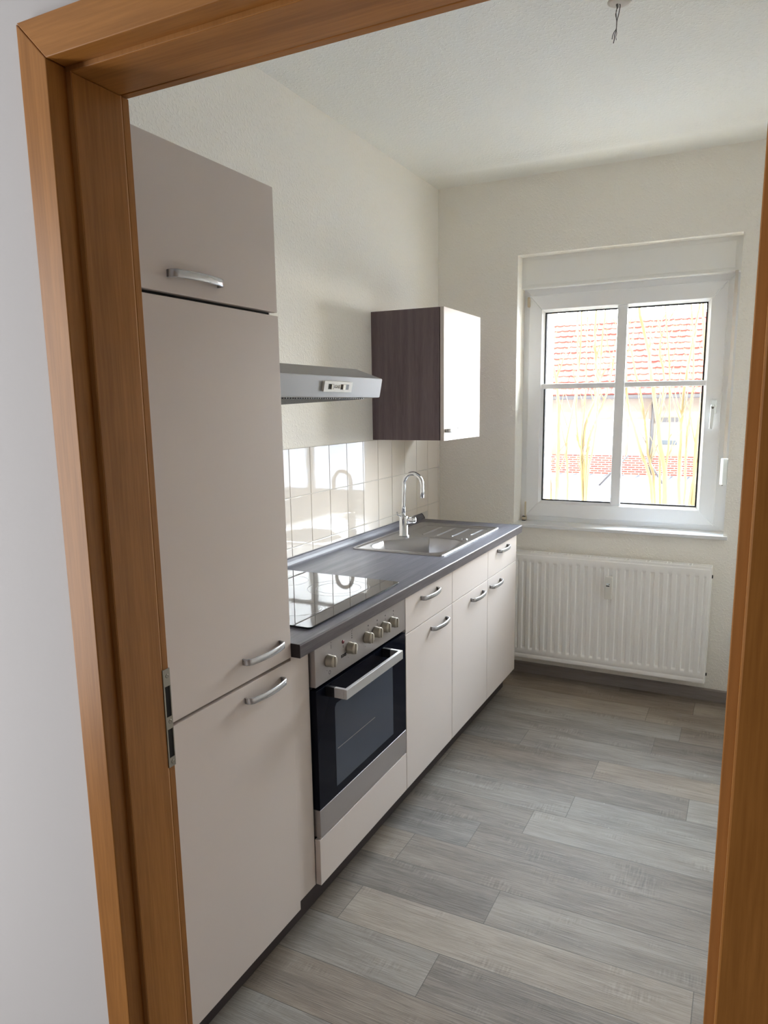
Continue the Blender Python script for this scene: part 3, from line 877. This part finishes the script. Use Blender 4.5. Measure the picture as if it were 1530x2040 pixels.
bm = new(); box(bm, gx0+.004, mx_-.024, YS+.005, YS+.0235, mz_-.0135, mz_+.0135, bev=.003); box(bm, mx_+.024, gx1-.004, YS+.005, YS+.0235, mz_-.0135, mz_+.0135, bev=.003)
link('glazing_bar', bm, M['pvc'], parent=sash)['label'] = 'narrow crosswise glazing bar'
for a, b, c, d in ((ix0, mx_, mz_, iz1), (mx_, ix1, mz_, iz1), (ix0, mx_, iz0, mz_), (mx_, ix1, iz0, mz_)):
    bm = new(); v = [bm.verts.new(p) for p in ((a, YS+.030, c), (b, YS+.030, c), (b, YS+.030, d), (a, YS+.030, d))]; bm.faces.new(v)
    link('pane', bm, M['glass'], parent=sash)
link('gasket', ring(new(), mx_-.027, mx_+.027, gz0+.01, gz1-.01, mx_-.0268, mx_+.0268, gz0+.012, gz1-.012, YS+.0235, YS+.0245, bev=0), M['gasket'], parent=sash)
# handle
bm = B(1.4265, 1.4535, YS-.012, YS, 1.462, 1.530, bev=.003)
wh = link('window_handle', bm, M['winder'], parent=wd)
bm = new()
lathe(bm, [(.0001, 0), (.011, 0), (.011, .028), (.009, .034), (.0001, .035)], 20, Matrix.Translation((1.438, YS-.011, 1.496)) @ Matrix.Rotation(PI/2, 4, 'X'))
prism(bm, [(1.4295, 1.500), (1.4275, 1.388), (1.4445, 1.385), (1.4485, 1.500)], 'y', YS-.046, YS-.034, bev=.003)
link('grip', bm, M['winder'], parent=wh)
bm = new(); lathe(bm, [(.0001, 0), (.0058, 0), (.0050, .0012), (.0001, .0012)], 16, Matrix.Translation((1.439, YS-.046, 1.492)) @ Matrix.Rotation(PI/2, 4, 'X'))
link('cap', bm, M['wiregrey'], parent=wh)
# hinges
bm = B(.4795, .4935, YS-.012, YS+.014, 2.040, 2.092, bev=.004)
link('hinge', bm, M['cream'], parent=wd)
bm = new(); box(bm, .4700, .4945, YS-.016, YS+.012, .868, .888, bev=.003); box(bm, .484, .492, YS-.006, YS+.012, .888, .972, bev=.002)
link('hinge', bm, M['cream'], parent=wd)
bm = new(); box(bm, .4725, .492, YS-.0165, YS+.0, .8635, .8675); box(bm, .474, .493, YS-.0165, YS+.0, .886, .8895)
link('hinge_gap', bm, M['gasket'], parent=wd)
# shutter box above the window and its cover panel
bm = new(); box(bm, N1, N2, 3.588, 3.70, 2.1330, NT+.001, bev=0)
sb = link('shutter_box', bm, M['pvcbox'], parent=wd)
bm = B(N1+.022, N2-.028, 3.5845, 3.590, 2.150, 2.274, bev=.0015)
link('cover_panel', bm, M['pvcbox'], parent=sb)
link('lower_lip', B(N1, N2, 3.580, 3.60, 2.1320, 2.1385, bev=.001), M['pvcbox'], parent=sb)
link('window_sill', B(.4348, 1.5462, 3.484, 3.70, .8465, .8638, bev=.002), M['sill'], parent=wd)
# rolled-down edge of the shutter outside and its guide
bm = new()
box(bm, OX0, OX1, 3.735, 3.748, 2.028, 2.16)
for i in range(34): box(bm, OX0+.012+i*.0268, OX0+.028+i*.0268, 3.733, 3.750, 2.021, 2.029)
link('shutter_slat', bm, M['wiregrey'], parent=wd)
for a in (OX0-.001, OX1-.013): link('guide_rail', B(a, a+.014, 3.706, 3.735, OZ0, 2.16), M['gutter'], parent=wd)

# belt winder
bw = empty('belt_winder', (1.512, 3.56, 1.113), 0, 'white roller shutter belt winder on the right side of the window recess', 'belt winder')
link('housing', prism(new(), [(1.4925, 3.540), (1.5055, 3.526), (1.5255, 3.526), (1.5255, 3.582), (1.4925, 3.582)], 'z', 1.114, 1.2445, bev=.003), M['winder'], parent=bw)
link('belt', B(1.5000, 1.5145, 3.566, 3.5675, 1.240, 2.135), M['belt'], parent=bw)
bm = new(); lathe(bm, [(.0001, 0), (.0035, 0), (.003, .003), (.0001, .003)], 12, Matrix.Translation((1.505, 3.535, 1.1105)))
link('screw', bm, M['black'], parent=bw)

# ------------------------------------------------------------------ radiator
rd = empty('radiator', (.986, 3.46, .114), 0, 'white ribbed panel radiator on the wall under the window', 'radiator')
rx0, rx1, rz0, rz1, ry = .486, 1.486, .1143, .709, 3.414
bm = new()
pitch = .04165
def prof(x, z):
    e1 = min(x-rx0, rx1-x)
    ph = ((x-.5270)/pitch) % 1.0
    # valley of half width .19 around the phase .5
    v = 1-sstep(.17, .27, abs(ph-.5))
    v *= sstep(.018, .026, e1)
    v *= sstep(rz0+.054, rz0+.066, z)*(1-sstep(rz1-.048, rz1-.036, z))
    dd = .0100*v
    dd += .006*(1-sstep(0, .006, min(e1, z-rz0, rz1-z)))**2
    # folded seam along the foot
    dd += .0022*math.exp(-((z-(rz0+.026))/.0028)**2)
    return ry+dd
xs = [rx0+(rx1-rx0)*i/720 for i in range(721)]
zs = [rz0, rz0+.002, rz0+.004, rz0+.006, rz0+.012, rz0+.0215, rz0+.024, rz0+.026, rz0+.028, rz0+.0305, rz0+.045, rz0+.054, rz0+.057, rz0+.060, rz0+.063, rz0+.066, rz0+.2, rz0+.4,
      rz1-.048, rz1-.045, rz1-.042, rz1-.039, rz1-.036, rz1-.02, rz1-.006, rz1-.004, rz1-.002, rz1]
G = [[bm.verts.new((x, prof(x, z), z)) for z in zs] for x in xs]
for i in range(len(xs)-1):
    for jj in range(len(zs)-1):
        bm.faces.new((G[i][jj], G[i+1][jj], G[i+1][jj+1], G[i][jj+1])).smooth = True
link('front_panel', bm, M['rad'], parent=rd)
bm = new(); box(bm, rx0, rx1, ry+.012, ry+.020, rz0+.004, rz1-.004, bev=.002); box(bm, rx0+.004, rx1-.004, 3.466, 3.474, rz0+.004, rz1-.004, bev=.002)
box(bm, rx0, rx1, ry+.010, 3.472, rz0, rz0+.012, bev=.002)
link('rear_panel', bm, M['rad'], parent=rd)
bm = new()
for i in range(24):
    x = rx0+.03+i*.0409
    box(bm, x, x+.0012, ry+.02, 3.466, rz0+.03, rz1-.03)
link('convector_fins', bm, M['rad'], parent=rd)
# top grille
bm = new()
zt = .7205
box(bm, rx0-.001, rx1+.001, ry+.004, ry+.010, rz1-.008, zt, bev=.001)
box(bm, rx0-.001, rx1+.001, 3.468, 3.474, rz1-.008, zt, bev=.001)
box(bm, rx0+.004, rx1-.004, ry+.024, ry+.027, zt-.006, zt-.001)
box(bm, rx0+.004, rx1-.004, ry+.040, ry+.043, zt-.006, zt-.001)
for i in range(10):
    x = .5855+i*.1003
    for dx in (-.012, .006):
        if x+dx < rx1-.01: box(bm, x+dx, x+dx+.006, ry+.010, 3.468, zt-.005, zt, bev=.001)
link('top_grille', bm, M['rad'], parent=rd)
for a in (rx1-.001, rx0-.0035): link('side_cover', B(a, a+.0045, ry+.006, 3.472, rz0+.006, zt-.002, bev=.0012), M['rad'], parent=rd)
for z, r in ((rz1-.042, .009), (rz0+.045, .008)):
    bm = new(); lathe(bm, [(.0001, 0), (r, 0), (r*.9, .006), (.0001, .006)], 16, Matrix.Translation((rx1+.003, ry+.028, z)) @ Matrix.Rotation(PI/2, 4, 'Y'))
    link('vent_plug', bm, M['black'], parent=rd)
# brackets to the wall
for a in (.62, 1.30): link('bracket', B(a, a+.04, 3.470, 3.5035, .30, .60), M['rad'], parent=rd)
hm = link('heat_meter', B(.9865, 1.0215, ry-.030, ry+.0002, .512, .631, bev=.003), M['meter'], origin=(1.0, ry-.013, .512))
tag(hm, 'small white heat cost meter clipped to the radiator front', 'meter')
link('display', B(.9925, 1.0095, ry-.0306, ry-.0296, .5805, .5860), M['gap'], parent=hm)
bm = new(); box(bm, .9925, 1.0095, ry-.0309, ry-.0299, .5885, .5980); link('display_label', bm, M['winder'], parent=hm)
bm = new(); box(bm, 1.0060, 1.0105, ry-.0312, ry-.0298, .5900, .5945); link('sensor', bm, M['black'], parent=hm)

# ------------------------------------------------------------------ ceiling outlet wires
cw = empty('ceiling_wires', (1.184, 2.046, ZC), 0, 'bare lamp wires dangling from the ceiling outlet', 'wire')
def wob(pts, r, m, name):
    pts = [(x, 2.046+dy, z) for x, dy, z in pts]
    # smooth by Catmull-Rom
    P = [Vector(p) for p in pts]; out = []
    for i in range(len(P)-1):
        p0, p1, p2, p3 = P[max(i-1, 0)], P[i], P[i+1], P[min(i+2, len(P)-1)]
        for k2 in range(5):
            t = k2/5
            out.append(.5*((2*p1)+(-p0+p2)*t+(2*p0-5*p1+4*p2-p3)*t*t+(-p0+3*p1-3*p2+p3)*t**3))
    out.append(P[-1])
    return link(name, tube(new(), out, r, 8), m, parent=cw)
bm = new(); lathe(bm, [(.0001, 0), (.035, 0), (.028, -.004), (.012, -.006), (.0001, -.006)], 20, Matrix.Translation((1.186, 2.046, ZC)))
link('filler_patch', bm, M['plasterspot'], parent=cw)
wob([(1.1790, 0, ZC), (1.1800, 0, 2.672), (1.1780, 0, 2.655), (1.1755, .003, 2.647), (1.1790, 0, 2.632), (1.1800, 0, 2.618), (1.1786, 0, 2.606), (1.1735, 0, 2.600), (1.1690, .002, 2.590), (1.1683, 0, 2.582)], .0011, M['wire'], 'wire')
wob([(1.1830, .004, ZC), (1.1880, 0, 2.668), (1.1865, 0, 2.655), (1.1840, 0, 2.642), (1.1808, 0, 2.630), (1.1797, .002, 2.616), (1.1785, .002, 2.603), (1.1755, 0, 2.592), (1.1745, 0, 2.580), (1.1728, 0, 2.570)], .0012, M['wire'], 'wire')
wob([(1.1780, -.003, ZC), (1.1820, 0, 2.664), (1.1775, -.002, 2.656), (1.1780, 0, 2.643), (1.1798, -.002, 2.628), (1.1800, -.002, 2.614), (1.1802, 0, 2.602), (1.1810, 0, 2.594), (1.1788, 0, 2.586), (1.1808, 0, 2.577)], .0010, M['wiregrey'], 'wire')
bm = B(1.1765, 1.1830, 2.042, 2.050, 2.666, ZC+.001, bev=.001)
link('terminal_block', bm, M['wiregrey'], parent=cw)

# ------------------------------------------------------------------ outdoors
ZG = -.8
struct('ground', B(-25, 25, YO+.03, 45, ZG-.1, ZG), M['ground'])
hs = empty('neighbour_house', (-2, 24, ZG), 0, 'low house with a red tiled roof seen across the yard through the window', 'building')
YF = 24.0
bm = new(); box(bm, -9.5, 6.5, YF, YF+7.0, -.17, 1.95)
link('house_wall', bm, M['render'], parent=hs)
bm = new(); box(bm, -9.55, 6.55, YF-.03, YF+7.0, ZG, -.17)
link('brick_plinth', bm, M['brick'], parent=hs)
link('gutter', B(-9.8, 6.8, YF-.45, YF-.32, 1.66, 1.77, bev=.02), M['gutter'], parent=hs)
link('downpipe', tube(new(), [(-1.17, YF-.12, 1.7), (-1.17, YF-.12, ZG)], .045, 10), M['gutter'], parent=hs)
wdw = link('window', B(-1.06, -.36, YF-.02, YF+.02, .20, .90), M['whitedoor'], parent=hs)
link('lintel', B(-1.10, -.32, YF-.05, YF, .90, 1.05), M['gutter'], parent=hs)
link('pane', B(-1.0, -.42, YF-.03, YF-.019, .20, .34), M['darkglass'], parent=wdw)
link('garage_door', B(-3.9, -2.0, YF-.06, YF+.0, -.17, 1.0), M['whitedoor'], parent=hs)
link('gate', B(-1.9, -1.25, YF-.05, YF+.0, -.17, 1.0), M['whitedoor'], parent=hs)
# roof of single clay tiles in one field
bm = new()
pit = math.radians(43); rows = 13; cw_, ch_ = .245, .30
y0r, z0r = YF-.40, 1.80
for rI in range(rows):
    for c in range(68):
        x0 = -9.8+c*cw_
        jit = random.uniform(-.006, .006)
        def pt(u, w, lift):
            d = (rI+u)*ch_
            return (x0+w, y0r+d*math.cos(pit)-lift*math.sin(pit), z0r+d*math.sin(pit)+lift*math.cos(pit))
        prf = [(0, .005), (.05, .030), (.10, .008), (.16, .0), (.22, .006), (.245, .012)]
        lo = [bm.verts.new(pt(-.08, w, .045+h+jit)) for w, h in prf]
        hi = [bm.verts.new(pt(1.0, w, .012+h+jit)) for w, h in prf]
        un_ = [bm.verts.new(pt(-.08, w, .012)) for w, h in prf]
        for k2 in range(5):
            bm.faces.new((lo[k2], lo[k2+1], hi[k2+1], hi[k2]))
            bm.faces.new((un_[k2], un_[k2+1], lo[k2+1], lo[k2]))
link('roof', bm, M['roof'], parent=hs)
bm = new()
dr_ = rows*ch_
prism(bm, [(y0r, z0r-.02), (y0r+dr_*math.cos(pit), z0r+dr_*math.sin(pit)-.02), (y0r+2*dr_*math.cos(pit), z0r-.02)], 'x', -9.7, 6.7)
link('roof_deck', bm, M['roof'], parent=hs)

def pole(name, p0, p1, r, label):
    o = link(name, tube(new(), [p0, p1], r, 8), M['pole'], origin=p0); tag(o, label, 'pole'); return o
pole('leaning_pole', (-2.15, 20.5, ZG), (-1.45, 21.0, .05), .03, 'thin slanting pole in the yard, left of the downpipe')
pole('leaning_pole', (-.36, 20.5, ZG), (-.95, 21.0, .0), .03, 'thin slanting pole in the yard, right of the downpipe')

# bare shrubs a few metres from the window: measured stems continued to the ground
def shrub(base, stems, label, seed):
    rnd = random.Random(seed)
    e_ = empty('bare_shrub', (base[0], base[1], ZG), 0, label, 'shrub')
    for pts, r0 in stems:
        P = [Vector((base[0]+rnd.uniform(-.06, .06), base[1]+rnd.uniform(-.1, .1), ZG))]
        dy = rnd.uniform(-.25, .25)
        for i, (x, z) in enumerate(pts):
            P.append(Vector((x, base[1]+dy*(i+1)/len(pts), z)))
        out = []
        for i in range(len(P)-1):
            p0, p1, p2, p3 = P[max(i-1, 0)], P[i], P[i+1], P[min(i+2, len(P)-1)]
            for k2 in range(6):
                t = k2/6
                q = .5*((2*p1)+(-p0+p2)*t+(2*p0-5*p1+4*p2-p3)*t*t+(-p0+3*p1-3*p2+p3)*t**3)
                out.append(q+Vector((rnd.uniform(-.004, .004), 0, 0)))
        out.append(P[-1])
        n = len(out)
        bm = new()
        tube(bm, out, [r0*(1-.62*i/(n-1)) for i in range(n)], 7)
        for k2 in range(9):
            i = rnd.randrange(n//3, n-1)
            p = out[i].copy(); d = Vector((rnd.uniform(-.5, .5), rnd.uniform(-.3, .3), 1)).normalized()
            L = rnd.uniform(.18, .6); q = [p]
            for s in range(6):
                d = (d+Vector((rnd.uniform(-.18, .18), rnd.uniform(-.1, .1), .05))).normalized(); q.append(q[-1]+d*L/6)
            tube(bm, q, [r0*.32*(1-.8*s/6) for s in range(7)], 5)
        link('stem', bm, M['bark'], parent=e_)
    return e_
shrub((.16, 6.0), [([(.105, .68), (.109, .99), (.098, 1.60), (.025, 1.98), (-.02, 2.5)], .022), ([(.06, .7), (-.01, 1.1), (-.06, 1.7), (-.07, 2.3)], .014),
                   ([(.19, .7), (.17, 1.2), (.24, 1.7), (.22, 2.2), (.25, 2.7)], .013), ([(.02, .7), (-.05, 1.0), (-.10, 1.4), (-.12, 1.9)], .012)], 'bare pale shrub nearest the left edge of the window', 3)
shrub((.31, 6.1), [([(.303, .69), (.296, 1.26), (.385, 1.61), (.362, 1.93), (.342, 2.21), (.38, 2.7)], .019), ([(.337, .69), (.344, 1.16), (.414, 1.40), (.494, 1.62), (.54, 1.9)], .017),
                   ([(.33, .8), (.25, 1.2), (.22, 1.5), (.24, 2.1), (.23, 2.8)], .014), ([(.345, .75), (.40, 1.15), (.43, 1.5), (.45, 2.0), (.50, 2.6)], .013), ([(.30, .7), (.28, 1.1), (.30, 1.7), (.29, 2.3)], .012)],
      'bare pale shrub just left of the upright glazing bar', 5)
shrub((.99, 6.0), [([(.918, .685), (.814, 1.114), (.715, 1.44), (.686, 1.63), (.66, 2.1)], .018), ([(1.012, .69), (.944, 1.225), (.872, 1.654), (.815, 1.993), (.741, 2.268), (.70, 2.6)], .024),
                   ([(.93, .7), (.86, 1.1), (.80, 1.5), (.70, 1.9), (.62, 2.3)], .015), ([(.97, .75), (.93, 1.3), (.95, 1.7), (.90, 2.0), (1.02, 2.3)], .013), ([(1.0, .7), (1.02, 1.3), (.99, 1.8), (.93, 2.4)], .012)],
      'bare pale shrub behind the right-hand panes, leaning left', 8)
shrub((1.17, 6.05), [([(1.114, .694), (1.096, 1.333), (1.104, 1.649), (1.157, 2.109), (1.20, 2.6)], .022), ([(1.226, .689), (1.226, 1.227), (1.261, 1.645), (1.222, 2.156), (1.20, 2.7)], .021),
                     ([(1.20, .7), (1.28, 1.2), (1.33, 1.8), (1.38, 2.5)], .015), ([(1.16, .7), (1.15, 1.2), (1.17, 1.8), (1.10, 2.5)], .013)],
      'bare pale shrub by the right edge of the window', 11)

# ------------------------------------------------------------------ light
w = bpy.data.worlds.new('sky'); S.world = w; w.use_nodes = True
N = w.node_tree.nodes; Lk = w.node_tree.links
bg = N['Background']
tc = N.new('ShaderNodeTexCoord'); sp = N.new('ShaderNodeSeparateXYZ'); Lk.new(tc.outputs['Generated'], sp.inputs[0])
rp = N.new('ShaderNodeValToRGB'); e = rp.color_ramp.elements
e[0].position = 0.0; e[0].color = (1.0, .98, .95, 1)
e[1].position = .6; e[1].color = (.74, .86, 1.0, 1)
Lk.new(sp.outputs['Z'], rp.inputs['Fac']); Lk.new(rp.outputs['Color'], bg.inputs['Color'])
# hazy bright half of the sky beyond the house opposite, dimmer half behind us
mr = N.new('ShaderNodeMapRange'); mr.inputs['From Min'].default_value = -.2; mr.inputs['From Max'].default_value = .75
mr.inputs['To Min'].default_value = 2.2; mr.inputs['To Max'].default_value = 26.0
Lk.new(sp.outputs['Y'], mr.inputs['Value'])
# the haze is brighter higher up, towards the veiled sun
mz = N.new('ShaderNodeMapRange'); mz.inputs['From Min'].default_value = .05; mz.inputs['From Max'].default_value = .6
mz.inputs['To Min'].default_value = .95; mz.inputs['To Max'].default_value = 1.05
Lk.new(sp.outputs['Z'], mz.inputs['Value'])
mu = N.new('ShaderNodeMath'); mu.operation = 'MULTIPLY'; Lk.new(mr.outputs[0], mu.inputs[0]); Lk.new(mz.outputs[0], mu.inputs[1])
Lk.new(mu.outputs[0], bg.inputs['Strength'])

def light(name, kind, loc, rot, energy, color, **k):
    d = bpy.data.lights.new(name, kind); d.energy = energy; d.color = color
    for a, b in k.items(): setattr(d, a, b)
    o = bpy.data.objects.new(name, d); o.location = loc; o.rotation_euler = rot; COL.objects.link(o); return o
# sun over our own roof onto the yard and the house opposite
d = Vector((-.45, .65, -.62)).normalized()
s = light('sun', 'SUN', (0, -5, 8), (0, 0, 0), 2.2, (1.0, .93, .82), angle=math.radians(1))
s.rotation_euler = d.to_track_quat('-Z', 'Y').to_euler()
# portal: tells the sampler where the sky shines in
pt = light('window_portal', 'AREA', ((OX0+OX1)/2, YO+.05, 1.5), (PI/2, 0, 0), 1, (1, 1, 1), shape='RECTANGLE', size=OX1-OX0, size_y=1.25)
pt.rotation_euler = (-PI/2, 0, 0)
pt.data.cycles.is_portal = True
# added fill light on the left of the hall, its source is invented
light('hall_fill', 'AREA', (-.86, -.62, 1.25), (0, math.radians(-90), math.radians(14)), 29, (1.0, .96, .92), shape='RECTANGLE', size=1.9, size_y=.85)

# ------------------------------------------------------------------ camera
cam = bpy.data.cameras.new('camera'); co = bpy.data.objects.new('camera', cam); COL.objects.link(co)
yaw, pitc, rol = math.radians(26.3712), math.radians(-9.8973), math.radians(-.7113)
f_px, ppx, ppy = 1423.25, 783.97, 1056.78
fw = Vector((-math.sin(yaw)*math.cos(pitc), math.cos(yaw)*math.cos(pitc), math.sin(pitc)))
rt = fw.cross(Vector((0, 0, 1))).normalized(); up = rt.cross(fw)
r2 = math.cos(rol)*rt+math.sin(rol)*up; u2 = -math.sin(rol)*rt+math.cos(rol)*up
co.matrix_world = Matrix(((r2.x, u2.x, -fw.x, 1.60873), (r2.y, u2.y, -fw.y, -.34043), (r2.z, u2.z, -fw.z, 1.52007), (0, 0, 0, 1)))
cam.sensor_fit = 'VERTICAL'; cam.sensor_height = 36; cam.sensor_width = 27
cam.lens = f_px/2040*36
cam.shift_x = -(ppx-765)/2040
cam.shift_y = (ppy-1020)/2040
cam.clip_start = .02; cam.clip_end = 200
S.camera = co

S.view_settings.view_transform = 'Standard'; S.view_settings.look = 'None'
S.view_settings.gamma = 1; S.view_settings.use_curve_mapping = False
S.view_settings.exposure = 1.02
S.cycles.use_denoising = True
S.cycles.max_bounces = 12; S.cycles.diffuse_bounces = 12; S.cycles.glossy_bounces = 6; S.cycles.transparent_max_bounces = 12
S.cycles.sample_clamp_indirect = 20
S.cycles.caustics_reflective = False; S.cycles.caustics_refractive = False
